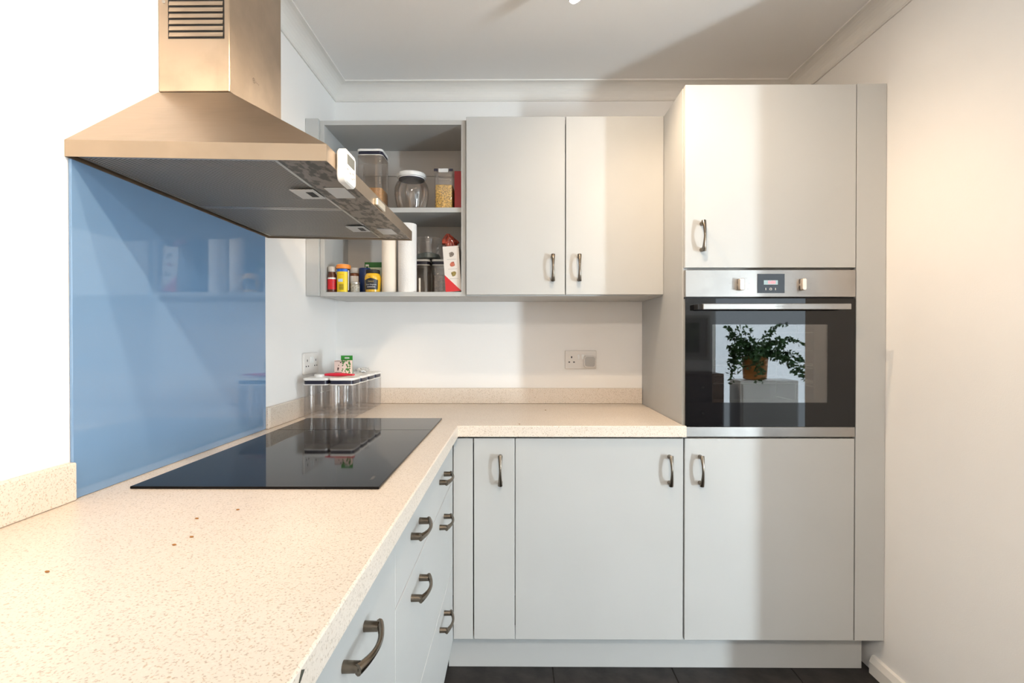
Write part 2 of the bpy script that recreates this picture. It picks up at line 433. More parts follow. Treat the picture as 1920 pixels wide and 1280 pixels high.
hb = obj('door_handle', B(1.4925, 1.9985, YO-.052, YO-.038, 1.3160, 1.3360, bev=.002, seg=2), STEELX, oven)
for x0, x1 in ((1.478, 1.506), (1.982, 1.9980)):
    bm = bmesh.new(); box(bm, x0, x1, YO-.040, YO, 1.3165, 1.3355, .001); obj('handle_mount', bm, BLACK, hb)
obj('brand_mark', logo_bm((1.7450, YO-.0525, 1.3260), RT, UP, .0062), GREYLINE, hb)
for x, w in ((1.6395, .0175), (1.8560, .0150)):
    bm = bmesh.new()
    cyl(bm, (x, YO, 1.4055), (x, YO-.006, 1.4055), w/2-.001, 16)
    rb = bmesh.new(); rprism(rb, 0, 0, w, .042, .006, 0, .017, 3, .0015)
    bmesh.ops.rotate(rb, cent=(0, 0, 0), matrix=Matrix.Rotation(math.pi/2, 3, 'X'), verts=rb.verts[:])
    bmesh.ops.translate(rb, vec=(x, YO-.005, 1.4055), verts=rb.verts[:]); merge(bm, rb)
    k = obj('control_knob', bm, mat('knob_steel', (.70, .60, .50), .3, 1), oven, smooth=True)
    bm = bmesh.new()
    for a in range(9):
        an = math.pi/2+a*2*math.pi/9
        if w < .016 and a in (1, 8): pass
        cx_ = x+math.cos(an)*.034; cz_ = 1.4055+math.sin(an)*.030
        l = .005 if a % 2 else .007
        box(bm, cx_-l/2, cx_+l/2, YO-.0006, YO, cz_-.0007, cz_+.0007)
    obj('dial_marks', bm, GREYLINE, oven)
disp = obj('display_panel', B(1.7015, 1.7965, YO-.0015, YO, 1.3765, 1.4440), BLACKGLASS, oven)
obj('display_screen', B(1.7235, 1.7725, YO-.0020, YO-.0015, 1.4060, 1.4215), mat('screen_blue', (.30, .42, .45), .3, emit=((.35, .5, .55), .35)), disp)
obj('display_digits', place(text_bm('0:00', .0155), (1.7510, YO-.0026, 1.4138), RT, UP), mat('led_red', (.9, .1, .12), .5, emit=((1, .12, .16), 1.6)), disp)
bm = bmesh.new()
for x in (1.7305, 1.7645): box(bm, x-.0011, x+.0011, YO-.0019, YO-.0015, 1.3865, 1.3945)
rings(bm, (1.7475, YO-.0018, 1.3905), RT, UP, .0033, .0046)
box(bm, 1.7470, 1.7480, YO-.0019, YO-.0015, 1.3905, 1.3930); box(bm, 1.7475, 1.7496, YO-.0019, YO-.0015, 1.3902, 1.3910)
obj('display_symbols', bm, PALE, disp)

# ------------------------------------------------------------------ base cupboards, back run
corner = thing('corner_base_cabinet', 'pale grey corner cupboard with a very narrow door', 'cabinet', (.74, -.3, ZD))
bm = bmesh.new(); carcass(bm, .652, .846, -.576, -.02, ZD, .862, 'y-'); obj('carcass', bm, CABIN, corner)
obj('corner_post', B(XF+.001, .6975, YD, YD+.018, ZD, ZO, bev=.001), CAB, corner)
d = obj('door', B(.7015, .8465, YD, YD+.018, ZD, ZO, bev=.0012), CAB, corner); handle(d, (.7955, YD, .752), UP, FR)
base = thing('base_cabinet', 'pale grey base cupboard with one wide door beside the oven housing', 'cabinet', (1.15, -.3, ZD))
bm = bmesh.new(); carcass(bm, .8485, 1.4425, -.576, -.02, ZD, .862, 'y-'); obj('carcass', bm, CABIN, base)
d = obj('door', B(.8488, 1.4430, YD, YD+.018, ZD, ZO, bev=.0012), CAB, base); handle(d, (1.394, YD, .752), UP, FR)
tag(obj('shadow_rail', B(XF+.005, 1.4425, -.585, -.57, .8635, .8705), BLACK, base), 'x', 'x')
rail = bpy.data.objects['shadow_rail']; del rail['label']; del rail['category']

# ------------------------------------------------------------------ drawers, left run
Y0 = -.604; Y1 = -1.462
dr = thing('drawer_cabinet', 'wide three-drawer base unit under the hob with two handles per drawer', 'cabinet', (.33, -1.03, ZD))
bm = bmesh.new(); carcass(bm, .03, .606, Y1+.002, Y0-.002, ZD, .862, 'x+'); obj('carcass', bm, CABIN, dr)
for z0, z1, hz in ((.7175, ZO, .796), (.4135, .7145, .664), (ZD, .4105, .362)):
    d = obj('drawer', B(XF-.018, XF, Y1+.0006, Y0, z0, z1, bev=.0012), CAB, dr)
    for y in (-.868, -1.272): handle(d, (XF, y, hz), AY, RT)
nb = thing('base_cabinet', 'pale grey base unit with a single tall front next to the drawers', 'cabinet', (.33, -1.77, ZD))
bm = bmesh.new(); carcass(bm, .03, .606, -2.06, Y1-.002, ZD, .862, 'x+'); obj('carcass', bm, CABIN, nb)
d = obj('door', B(XF-.018, XF, -2.062, Y1-.0008, ZD, ZO, bev=.0012), CAB, nb); handle(d, (XF, -1.700, .795), AY, RT)
nc = thing('base_cabinet', 'pale grey base unit at the near end of the worktop run', 'cabinet', (.33, -2.45, ZD))
bm = bmesh.new(); carcass(bm, .03, .606, -2.86, -2.066, ZD, .862, 'x+'); obj('carcass', bm, CABIN, nc)
obj('door', B(XF-.018, XF, -2.86, -2.066, ZD, ZO, bev=.0012), CAB, nc)
tag(obj('plinth', B(.602, XR-.03, -.522, -.504, .001, ZD-.001), CAB), 'pale grey plinth under the oven housing and base cupboards', 'plinth')
tag(obj('plinth', B(.560, .578, -2.86, -.526, .001, ZD-.001), CAB), 'pale grey plinth under the drawer units', 'plinth')

# ------------------------------------------------------------------ worktop and upstands
bm = bmesh.new()
pts = [(.001, -.001), (1.4425, -.001), (1.4425, -.596), (1.4490, -.6005), (1.4490, -.613), (.647, -.613), (.647, -2.88), (.001, -2.88)]
vb = [bm.verts.new((x, y, ZT)) for x, y in pts]; vt = [bm.verts.new((x, y, ZW)) for x, y in pts]
n = len(pts)
bm.faces.new(vt); bm.faces.new(list(reversed(vb)))
for i in range(n): bm.faces.new((vb[i], vb[(i+1) % n], vt[(i+1) % n], vt[i]))
bm.edges.ensure_lookup_table()
bmesh.ops.recalc_face_normals(bm, faces=bm.faces[:])
te = [e for e in bm.edges if all(v.co.z > ZW-.001 for v in e.verts)]
bmesh.ops.bevel(bm, geom=te, offset=.003, segments=2, profile=.5, affect='EDGES')
wt = tag(obj('worktop', bm, TOP), 'L-shaped cream speckled stone worktop', 'worktop')
bm = bmesh.new()
a = [(.6475, -1.914, .902), (.6478, -1.921, .906), (.6478, -1.926, .899), (.6478, -1.935, .878), (.6478, -1.939, .876), (.6475, -1.932, .892)]
f0 = [bm.verts.new((x, y, z)) for x, y, z in a]; bm.faces.new(f0)
ex = bmesh.ops.extrude_face_region(bm, geom=bm.faces[:]); bmesh.ops.translate(bm, vec=(-.002, 0, 0), verts=[v for v in ex['geom'] if isinstance(v, bmesh.types.BMVert)])
c = obj('edge_chip', bm, mat('chip_dark', (.06, .06, .045), .8), wt); c['label'] = 'dark chipped crack in the worktop edge'
ZU = ZW+.0727
tag(obj('upstand', B(.0165, 1.4425, -.0160, -.0010, ZW+.0006, ZU, bev=.0015), TOP), 'speckled stone upstand along the back wall', 'upstand')
tag(obj('upstand', B(.0010, .0160, -.678, -.0010, ZW+.0006, ZU, bev=.0015), TOP), 'short speckled stone upstand beside the corner containers', 'upstand')
tag(obj('upstand', B(.0010, .0160, -.6876, -.6790, ZW+.0006, ZU, bev=.0015), TOP), 'thin offcut of stone upstand butted against the blue glass', 'upstand')
tag(obj('upstand', B(.0010, .0160, -2.88, -1.4384, ZW+.0006, ZU, bev=.002), TOP), 'speckled stone upstand at the near end of the blue glass', 'upstand')
tag(obj('glass_splashback', B(.0008, .0068, -1.4370, -.6890, ZW+.0008, 1.5592, bev=.001), BLUE), 'blue glass splashback on the wall behind the hob', 'splashback')

# ------------------------------------------------------------------ hob
hob = thing('induction_hob', 'wide black glass induction hob set on the worktop', 'hob', (.316, -.92, ZW))
for y0, y1 in ((-1.3665, -.7280), (-.7268, -.4804)):
    obj('glass_plate', B(.0609, .5712, y0, y1, ZW+.0006, ZW+.0058, bev=.001), HOB, hob)
bm = place(text_bm('NEFF', .0105, 1.2), (.541, -1.300, ZW+.0060), (0, 1, 0), (-1, 0, 0))
obj('brand_mark', bm, mat('hob_print', (.30, .28, .27), .5), hob)

# ------------------------------------------------------------------ cooker hood
hy0, hy1, hx = -1.444, -.658, .495
zb = lambda x: 1.5605-.0195*x
hood = thing('cooker_hood', 'stainless steel chimney cooker hood with sloping canopy', 'cooker hood', (.0, -1.051, 1.55))
cx1, cy0, cy1, cz = .170, -1.190, -.923, 1.800
bm = bmesh.new()
xw = .0008
def ring4(x1, y0, y1, z):
    return [(xw, y0, z(0)), (x1, y0, z(x1)), (x1, y1, z(x1)), (xw, y1, z(0))]
ib = .006
# inner lip first (underside), then the outer band, then the slope
ik = .0012
loft(bm, [[(xw+ik, hy0+ik, zb(0)+.014), (hx-ik, hy0+ik, zb(hx)+.014), (hx-ik, hy1-ik, zb(hx)+.014), (xw+ik, hy1-ik, zb(0)+.014)],
          [(xw+ik, hy0+ik, zb(0)), (hx-ik, hy0+ik, zb(hx)), (hx-ik, hy1-ik, zb(hx)), (xw+ik, hy1-ik, zb(0))],
          ring4(hx, hy0, hy1, zb), ring4(hx, hy0, hy1, lambda x: zb(x)+.0315),
          ring4(cx1+.004, cy0-.004, cy1+.004, lambda x: cz)], True, True)
obj('canopy', bm, STEEL, hood)
bm = bmesh.new()
box(bm, xw, cx1, cy0, cy1, cz+.004, ZC-.001, .0015)
chim = obj('chimney', bm, STEELZ, hood)
obj('chimney_joint', B(.002, cx1-.004, cy0+.003, cy1-.003, cz+.0004, cz+.004), BLACK, hood)
# vent louvres on the near side of the chimney
vg = obj('vent_opening', B(.0245, .1585, cy0-.0006, cy0+.002, 1.9290, 2.106), BLACK, chim)
for i in range(12):
    z = 1.9285+i*.0147
    bm = bmesh.new()
    prof = [(cy0-.0008, z+.0144), (cy0-.0012, z+.0146), (cy0-.0032, z+.0042), (cy0-.0022, z+.0040)]
    loft(bm, [[(x, y, zz) for y, zz in prof] for x in (.0275, .1555)])
    obj('louvre', bm, STEELZ, chim)
bm = bmesh.new(); cyl(bm, (.014, cy0, 2.016), (.014, cy0-.002, 2.016), .0035, 12); obj('screw', bm, GREYP, chim)
obj('brand_mark', logo_bm((cx1+.0006, -1.078, 1.886), (0, 1, 0), UP, .0058), BLACK, chim)
# underside: filters, light strip
fs = .0085
fx0, fx1 = .012, .394
for y0, y1 in ((hy0+.014, -1.0535), (-1.0485, hy1-.012)):
    bm = bmesh.new()
    z = lambda x: zb(x)+.0065
    loft(bm, [[(fx0, y0, z(fx0)), (fx1, y0, z(fx1)), (fx1, y1, z(fx1)), (fx0, y1, z(fx0))],
              [(fx0, y0, z(fx0)+.006), (fx1, y0, z(fx1)+.006), (fx1, y1, z(fx1)+.006), (fx0, y1, z(fx0)+.006)]])
    f = obj('grease_filter', bm, FILTER, hood)
    bm = bmesh.new()
    for a in ((fx0, fx1, y0, y0+.007), (fx0, fx1, y1-.007, y1), (fx0, fx0+.007, y0+.007, y1-.007), (fx1-.007, fx1, y0+.007, y1-.007)):
        loft(bm, [[(a[0], a[2], z(a[0])-.0015), (a[1], a[2], z(a[1])-.0015), (a[1], a[3], z(a[1])-.0015), (a[0], a[3], z(a[0])-.0015)],
                  [(a[0], a[2], z(a[0])-.0001), (a[1], a[2], z(a[1])-.0001), (a[1], a[3], z(a[1])-.0001), (a[0], a[3], z(a[0])-.0001)]])
    obj('filter_frame', bm, mat('alu', (.50, .48, .45), .35, 1), f)
    ym = (y0+y1)/2+.035
    bm = bmesh.new(); box(bm, .335, .390, ym-.038, ym+.038, zb(.36)+.0008, zb(.36)+.0024, .0005)
    lt = obj('latch', bm, mat('latch_grey', (.55, .54, .52), .4), f)
    obj('latch_slot', B(.366, .382, ym-.020, ym+.020, zb(.36)+.0002, zb(.36)+.0012), BLACK, lt)
bm = bmesh.new()
sx0, sx1 = .397, hx-.0030
loft(bm, [[(sx0, hy0+.008, zb(sx0)+.0035), (sx1, hy0+.008, zb(sx1)+.0035), (sx1, hy1-.008, zb(sx1)+.0035), (sx0, hy1-.008, zb(sx0)+.0035)],
          [(sx0, hy0+.008, zb(sx0)+.006), (sx1, hy0+.008, zb(sx1)+.006), (sx1, hy1-.008, zb(sx1)+.006), (sx0, hy1-.008, zb(sx0)+.006)]])
st = obj('light_strip', bm, STRIP, hood); st['label'] = 'stained steel strip under the front of the hood'
for y in (-1.218, -.790):
    obj('light_cover', B(.420, .466, y-.040, y+.040, zb(.445)+.0015, zb(.445)+.0036, bev=.0006), mat('light_cover_grey', (.50, .49, .48), .3), st)
bm = bmesh.new(); rprism(bm, hx+.0035, -1.077, .007, .075, .002, zb(hx)+.004, zb(hx)+.021, 3, .001)
obj('control_switch', bm, mat('switch_silver', (.72, .66, .55), .3, .6), hood)
# kitchen timer stuck on the hood's front
ty = -1.362; tz = 1.5620
tm = thing('kitchen_timer', 'white digital kitchen timer stuck to the hood edge', 'timer', (hx+.001, ty, tz))
tb = bmesh.new(); rprism(tb, 0, 0, .068, .068, .014, 0, .018, 5, .003)
place(tb, (hx+.0012, ty, tz), (0, 1, 0), UP); obj('case', tb, WHITE, tm, smooth=True)
obj('screen', B(hx+.0190, hx+.0196, ty-.022, ty+.022, tz+.004, tz+.024), mat('lcd', (.16, .16, .14), .25), tm)
for a, b in ((-.020, -.006), (-.004, -.010), (.014, -.006), (.008, -.018), (.020, -.014)):
    obj('button', B(hx+.0190, hx+.0197, ty+a-.004, ty+a+.004, tz+b-.0012, tz+b+.0012), GREYP, tm)

# ------------------------------------------------------------------ wall units
YC = -.330; YWD = -.348; wz0, wz1 = 1.388, 2.1010
ou = thing('open_wall_unit', 'open-fronted pale grey wall unit with one shelf', 'shelf unit', (.35, -.17, wz0))
obj('filler_panel', B(.0010, .0530, -.345, -.327, wz0, wz1+.003, bev=.001), CAB, ou)
obj('side_panel', B(.0540, .0720, YC, -.002, wz0, wz1, bev=.0006), CAB, ou)
obj('side_panel', B(.6285, .6465, YC, -.002, wz0, wz1, bev=.0006), CAB, ou)
obj('bottom_panel', B(.0720, .6285, YC, -.002, wz0, wz0+.0175), CAB, ou)
obj('top_panel', B(.0720, .6285, YC, -.002, wz1-.018, wz1), CAB, ou)
obj('back_panel', B(.0720, .6285, -.040, -.030, wz0+.0175, wz1-.018), CABIN, ou)
obj('hanging_rail', B(.0720, .6285, -.0480, -.0405, 1.965, 2.005), CABIN, ou)
obj('shelf', B(.0725, .6280, -.315, -.0405, 1.7320, 1.7520, bev=.0008), CAB, ou)
wu = thing('wall_cabinet', 'pale grey two-door wall cupboard with bow handles', 'cabinet', (1.048, -.17, wz0))
bm = bmesh.new(); carcass(bm, .6475, 1.4432, YC, -.002, wz0, wz1, 'y-'); obj('carcass', bm, CAB, wu)
for x0, x1, hxp in ((.6510, 1.0480, .9985), (1.0515, 1.4435, 1.1040)):
    d = obj('door', B(x0, x1, YWD, YWD+.0175, 1.3925, 2.1075, bev=.0012), CAB, wu); handle(d, (hxp, YWD, 1.4985), UP, FR)
for x, y in ((.10, -.29), (.60, -.30), (.61, -.27), (.69, -.30), (1.40, -.30), (1.36, -.10)):
    p = ou if x < .64 else wu
    bm = bmesh.new(); cyl(bm, (x, y, wz0), (x, y, wz0-.0012), .0045, 10); obj('screw_cap', bm, GREYP, p)

# ------------------------------------------------------------------ sockets
def socket(name, O, R, label, plug=False):
    O = Vector(O); R = Vector(R); U = Vector(UP); Nn = R.cross(U)
    t = thing(name, label, 'socket', O)
    def P(w, h, r, d0, d1, cx=0, cy=0, m=SOCK, nm='plate', par=None, edge=.001):
        b = bmesh.new(); rprism(b, cx, cy, w, h, r, d0, d1, 3, edge); place(b, O, R, U); return obj(nm, b, m, par or t)
    plate = P(.147, .086, .004, .0005, .009, edge=.0015)
    for s in (-1, 1):
        c = s*.043
        if not (plug and s == 1):
            P(.006, .009, .001, .0088, .0094, c, .012, BLACK, 'earth_hole', plate, 0)
            for q in (-1, 1): P(.008, .0055, .001, .0088, .0094, c+q*.011, -.011, BLACK, 'pin_hole', plate, 0)
        P(.011, .024, .001, .0085, .0112, s*.010, .014, WHITE, 'rocker_switch', t, .001)
    return t, P
socket('double_socket', (.0, -.309, 1.1145), (0, 1, 0), 'white double socket on the left wall above the containers')
t, P = socket('double_socket', (1.1555, 0, 1.1158), (1, 0, 0), 'white double socket on the back wall with an adaptor plugged in', True)
pl = thing('plug_adaptor', 'square grey-white plug adaptor in the back wall socket', 'plug', (1.198, -.0095, 1.108))
b = bmesh.new(); rprism(b, .0400, -.008, .054, .054, .010, .0098, .030, 4, .002); place(b, (1.1555, 0, 1.1158), RT, UP); obj('body', b, SOCK, pl, smooth=True)
b = bmesh.new(); rprism(b, .0400, -.008, .045, .045, .009, .030, .034, 4, .001); place(b, (1.1555, 0, 1.1158), RT, UP); obj('face', b, GREYP, pl, smooth=True)

# ------------------------------------------------------------------ food containers
def container(cx, cy, wx, wy, z, h, label, group=None, fill=None, m=None, yaw=0, popped=False, lidmat=None):
    t = thing('food_container', label, 'container', (cx, cy, z), group)
    m = m or CLEAR; r = .016
    bm = bmesh.new()
    ins = [(0, .006), (.004, .002), (.02, .0015), (h-.034, .001), (h-.026, 0)]
    loft(bm, [[(x, y, z+.0006+dz) for x, y in rrect(cx, cy, wx-2*i, wy-2*i, r-i, 5)] for dz, i in ins], True, False)
    obj('body', bm, m, t, smooth=True)
    bm = bmesh.new(); rprism(bm, cx, cy, wx-.001, wy-.001, r, z+h-.0265, z+h-.0235, 5); obj('rim', bm, WHITE, t, smooth=True)
    bm = bmesh.new(); rprism(bm, cx, cy, wx-.007, wy-.007, r-.003, z+h-.0234, z+h-.0095, 5); obj('seal', bm, NAVY, t, smooth=True)
    bm = bmesh.new(); rprism(bm, cx, cy, wx, wy, r, z+h-.0094, z+h, 5, .002)
    lid = obj('lid', bm, lidmat or WHITE, t, smooth=True)
    bm = bmesh.new(); lathe(bm, cx, cy, [(.020, z+h+.0001), (.020, z+h+(.010 if popped else .0012)), (.017, z+h+(.012 if popped else .0018))], 20); obj('push_button', bm, WHITE, lid, smooth=True)
    if fill:
        fm, fh = fill
        bm = bmesh.new(); rprism(bm, cx, cy, wx-.008, wy-.008, r-.004, z+.004, z+fh, 5, .003); obj('contents', bm, fm, t, smooth=True)
    if yaw: t.rotation_euler.z = yaw
    return t
PASTA = mat('pasta', (.66, .36, .07), .6, bump=(330, 1.0), var=(190, .75))
OATS = mat('cereal', (.72, .42, .17), .7, bump=(420, 1.0), var=(300, .35))
G = 'clear pop-lid containers grouped in the corner'
rows = [-.4165, -.3110, -.2060, -.1005]
for i, y in enumerate(rows):
    where = ['closest to the hob', 'second from the hob', 'third from the hob', 'closest to the back wall'][i]
    for k, x in enumerate((.0835, .1835)):
        container(x, y, .0965, .1010, ZW, .155, 'clear white-lidded container %s, in the row %s' % (where, ('touching the left wall', 'facing the room')[k]),
                  G, popped=(i == 0 and k == 0))
ZL = ZW+.155+.002
# red silicone tool lying across the lids
bm = bmesh.new()
rs = []
for i in range(11):
    t = i/10; x = .105+.115*t; y = -.418+.010*math.sin(t*3)-.01*t; w = .004+.013*math.sin(min(1, t*1.25)*math.pi*.62); hh = .0075*(.45+.55*math.sin(math.pi*min(.95, t+.1)))
    rs.append([(x, y+w*math.cos(2*math.pi*j/10), ZL+.0125+hh*math.sin(2*math.pi*j/10)) for j in range(10)])
bmesh.ops.translate
loft(bm, rs)
for v in bm.verts: v.co.z -= .0045
tag(obj('silicone_spatula', bm, mat('red_silicone', (.62, .008, .035), .4), smooth=True), 'red silicone spatula lying on the container lids', 'spatula')
# packet of seeds
sx, sy = .152, -.335
sb = thing('seed_packet', 'small green and pink carton standing on the container lids', 'carton', (sx, sy, ZL))
ZS = ZL+.0005
bm = bmesh.new(); box(bm, sx-.036, sx+.030, sy-.012, sy+.012, ZS, ZS+.060, .0006); obj('box', bm, mat('carton_pink', (.80, .62, .55), .6), sb)
gc = obj('header_card', B(sx-.017, sx+.0305, sy+.0123, sy+.0135, ZS+.001, ZS+.079), mat('carton_green', (.02, .26, .02), .5), sb)
hp = bmesh.new(); rprism(hp, 0, 0, .020, .006, .0028, 0, .0006, 3); place(hp, (sx+.008, sy+.0122, ZS+.069), RT, UP); obj('hang_hole', hp, mat('card_hole', (.65, .66, .6), .6), gc)
bm = bmesh.new(); rnd = random.Random(4)
for i in range(46):
    u = rnd.uniform(-.006, .0295); v = rnd.uniform(.006, .0585)
    if u < .012-(v-.006)*.35 and rnd.random() < .7: continue
    r = rnd.uniform(.0022, .0045); a0 = rnd.uniform(0, 6)
    vs = [bm.verts.new((sx+u+r*math.cos(a0+2*math.pi*j/6)*(1 if j % 2 else .6), sy-.0124-rnd.random()*.0002, ZS+v+r*math.sin(a0+2*math.pi*j/6))) for j in range(6)]
    bm.faces.new(vs)
lf = obj('leaf_print', bm, mat('leaf_print_green', (.06, .20, .04), .6), sb)
bm = bmesh.new()
for z, w in ((.057, .022), (.012, .030), (.009, .026)): box(bm, sx-.034, sx-.034+w, sy-.0126, sy-.0121, ZS+z-.0008, ZS+z+.0008)
for u, v, r in ((-.020, .028, .004), (-.018, .040, .0022), (-.010, .052, .003), (-.003, .049, .002), (-.021, .022, .003)):
    rings(bm, (sx+u, sy-.0125, ZS+v), RT, UP, .0001, r, 8)
obj('dark_print', bm, mat('print_dark', (.10, .05, .04), .6), sb)
# crumpled clear wrap behind
bm = bmesh.new(); bmesh.ops.create_icosphere(bm, subdivisions=3, radius=.022)
for v in bm.verts:
    s = 1+.28*math.sin(v.co.x*420+1)*math.cos(v.co.y*380)+.15*math.sin(v.co.z*500)
    v.co = Vector((v.co.x*s*1.25, v.co.y*s*.9, v.co.z*s*.45))
zmin = min(v.co.z for v in bm.verts)
bmesh.ops.translate(bm, vec=(.192, -.215, ZL+.0003-zmin), verts=bm.verts[:])
tag(obj('crumpled_wrap', bm, mat('foil_grey', (.62, .62, .62), .3, .3), smooth=True), 'crumpled silvery wrapper on the container lids', 'wrapper')

# ------------------------------------------------------------------ upper shelf
ZS1 = 1.7522
container(.2500, -.255, .107, .110, ZS1, .243, 'tall clear container a third full of cereal on the upper shelf', fill=(OATS, .085), m=SMOKE)
# round jar
jx, jy = .4070, -.230
j = thing('storage_jar', 'round smoky clear jar with white lid on the upper shelf', 'jar', (jx, jy, ZS1))
bm = bmesh.new()
lathe(bm, jx, jy, [(.050, ZS1+.0004), (.058, ZS1+.004), (.066, ZS1+.035), (.0725, ZS1+.075), (.0715, ZS1+.100), (.064, ZS1+.121), (.0545, ZS1+.133), (.0535, ZS1+.136)], 36, True, False)
obj('body', bm, SMOKE, j, smooth=True)
bm = bmesh.new(); lathe(bm, jx, jy, [(.054, ZS1+.1362), (.054, ZS1+.1395)], 36); obj('seal', bm, NAVY, j, smooth=True)
bm = bmesh.new(); lathe(bm, jx, jy, [(.055, ZS1+.1396), (.056, ZS1+.143), (.0605, ZS1+.144), (.0615, ZS1+.147), (.0615, ZS1+.158), (.058, ZS1+.162)], 36); ld = obj('lid', bm, WHITE, j, smooth=True)
bm = bmesh.new(); lathe(bm, jx, jy, [(.034, ZS1+.1622), (.034, ZS1+.1635), (.031, ZS1+.164)], 28); obj('push_button', bm, WHITE, ld, smooth=True)
# pasta container with clip lid
px, py = .5515, -.240
j = thing('pasta_container', 'clear clip-lid container filled with orange pasta on the upper shelf', 'container', (px, py, ZS1))
bm = bmesh.new(); loft(bm, [[(x, y, ZS1+z) for x, y in rrect(px, py, .078-2*i, .110-2*i, .010, 4)] for z, i in ((.0004, .004), (.004, .002), (.150, 0))], True, False); obj('body', bm, CLEAR, j, smooth=True)
bm = bmesh.new(); rprism(bm, px, py, .070, .102, .008, ZS1+.003, ZS1+.101, 4, .003); obj('contents', bm, PASTA, j, smooth=True)
bm = bmesh.new(); rprism(bm, px, py, .082, .114, .011, ZS1+.1502, ZS1+.163, 4, .002); ld = obj('lid', bm, CLEAR, j, smooth=True)
bm = bmesh.new(); box(bm, px-.020, px+.020, py-.0605, py-.0575, ZS1+.148, ZS1+.164, .001); obj('clip', bm, mat('clip_grey', (.62, .62, .62), .3), ld)
for s in (-1, 1):
    bm = bmesh.new(); box(bm, px+s*.031-.008, px+s*.031+.008, py-.0595, py-.0575, ZS1+.153, ZS1+.164, .001); obj('clip_hinge', bm, NAVY, ld)
# red box / book
bk = thing('red_book', 'dark red slim book standing beside the pasta container', 'book', (.6115, -.20, ZS1))
bm = bmesh.new(); box(bm, .5955, .6280, -.285, -.120, ZS1+.0004, ZS1+.158, .001); obj('cover', bm, mat('book_red', (.30, .004, .010), .45), bk)
obj('pages', B(.5985, .6250, -.118, -.1195, ZS1+.003, ZS1+.155), mat('paper', (.8, .76, .68), .8), bk)

# ------------------------------------------------------------------ lower shelf
Z0 = wz0+.0176
def jar(name, label, cat, x, y, prof, m, n=24, z=None):
    t = thing(name, label, cat, (x, y, z or Z0))
    bm = bmesh.new(); lathe(bm, x, y, [(r, (z or Z0)+.0003+h) for r, h in prof], n); obj('body', bm, m, t, smooth=True)
    return t
def add_lathe(t, nm, x, y, prof, m, n=24, z=None):
    bm = bmesh.new(); lathe(bm, x, y, [(r, (z or Z0)+.0003+h) for r, h in prof], n); return obj(nm, bm, m, t, smooth=True)
def add_label(t, nm, x, y, r, h0, h1, half, m, ang=-math.pi/2):
    return obj(nm, label_patch(x, y, r, Z0+h0, Z0+h1, half, ang), m, t, smooth=True)
LIDC = mat('clear_grey_lid', (.50, .47, .44), .25, spec=.6)
RED = mat('label_red', (.62, .012, .018), .4); WLAB = mat('label_white', (.76, .74, .72), .5); YEL = mat('label_yellow', (.86, .62, .01), .4)
# red spice jar
x, y = .0915, -.300
t = jar('spice_jar', 'small dark spice jar with red label', 'jar', x, y, [(.017, 0), (.0182, .003), (.0182, .072), (.014, .080), (.014, .084)], mat('spice_brown', (.10, .03, .015), .3))
add_lathe(t, 'lid', x, y, [(.0160, .0842), (.0165, .086), (.0165, .104), (.015, .106)], LIDC)
lb = add_label(t, 'label', x, y, .0185, .012, .054, 1.3, RED)
add_label(t, 'label_band', x, y, .0186, .054, .061, 1.3, WLAB)
for h in (.024, .033, .042): obj('print', wrap(text_bm('~~', .010), x, y, .0188, Z0+h, -1.0), mat('print_navy', (.03, .02, .12), .6), t)
# yellow tub
x, y = .1385, -.300
t = jar('baking_tub', 'yellow round tub with orange lid', 'tub', x, y, [(.0255, 0), (.0265, .002), (.0265, .096)], mat('tub_dark', (.05, .03, .03), .4), 28)
add_lathe(t, 'lid', x, y, [(.0285, .0965), (.0292, .098), (.0292, .109), (.0265, .1135)], mat('lid_orange', (.80, .26, .04), .4), 28)
add_lathe(t, 'lid_top', x, y, [(.0262, .1136), (.024, .1150)], mat('lid_cream', (.80, .66, .56), .4), 28)
add_label(t, 'label', x, y, .0268, .001, .084, .95, YEL)
add_label(t, 'blue_band', x, y, .0269, .084, .0945, .95, mat('label_blue', (.01, .11, .55), .4))
bm = label_patch(x, y, .0270, Z0+.042, Z0+.054, .40, -1.75); obj('logo_patch', bm, mat('logo_pale', (.55, .68, .90), .4), t)
obj('print', wrap(text_bm('~~~', .011), x, y, .0271, Z0+.072, -1.57), RED, t)
bm = bmesh.new()
for i in range(8): merge(bm, label_patch(x, y, .0271, Z0+.010+i*.0030, Z0+.0115+i*.0030, .36, -1.6, 5))
obj('small_print', bm, BLACK, t)
add_label(t, 'side_stripe', x, y, .0269, .008, .090, .10, WLAB, -.42)
# white label spice jar (behind) and tiny clear jar in front
x, y = .1640, -.238
t = jar('spice_jar', 'spice jar with white label and clear grey lid behind a tiny jar', 'jar', x, y, [(.020, 0), (.0208, .003), (.0208, .078), (.0175, .086)], mat('spice_rust', (.18, .06, .025), .3))
add_lathe(t, 'lid', x, y, [(.0205, .0862), (.021, .088), (.021, .107), (.019, .109)], LIDC)
add_label(t, 'label', x, y, .0211, .045, .074, 1.2, WLAB); add_label(t, 'label_foot', x, y, .0211, .004, .044, 1.2, mat('label_tan', (.42, .22, .08), .5))
x, y = .1865, -.300
t = jar('tiny_jar', 'tiny clear glass jar with a silver lid', 'jar', x, y, [(.0175, 0), (.0188, .003), (.0188, .028), (.0165, .034)], mat('salt_grey', (.40, .37, .31), .25, var=(160, .5)))
add_lathe(t, 'lid', x, y, [(.0178, .0342), (.0185, .035), (.0185, .041), (.0165, .0425)], mat('lid_silver', (.62, .60, .56), .3, .8))
# blue tin
x, y = .2090, -.238
t = jar('blue_tin', 'plain dark blue tin between the spice jar and the mustard', 'tin', x, y, [(.0235, 0), (.0240, .002), (.0240, .106), (.0225, .108)], mat('tin_blue', (.006, .028, .13), .4))
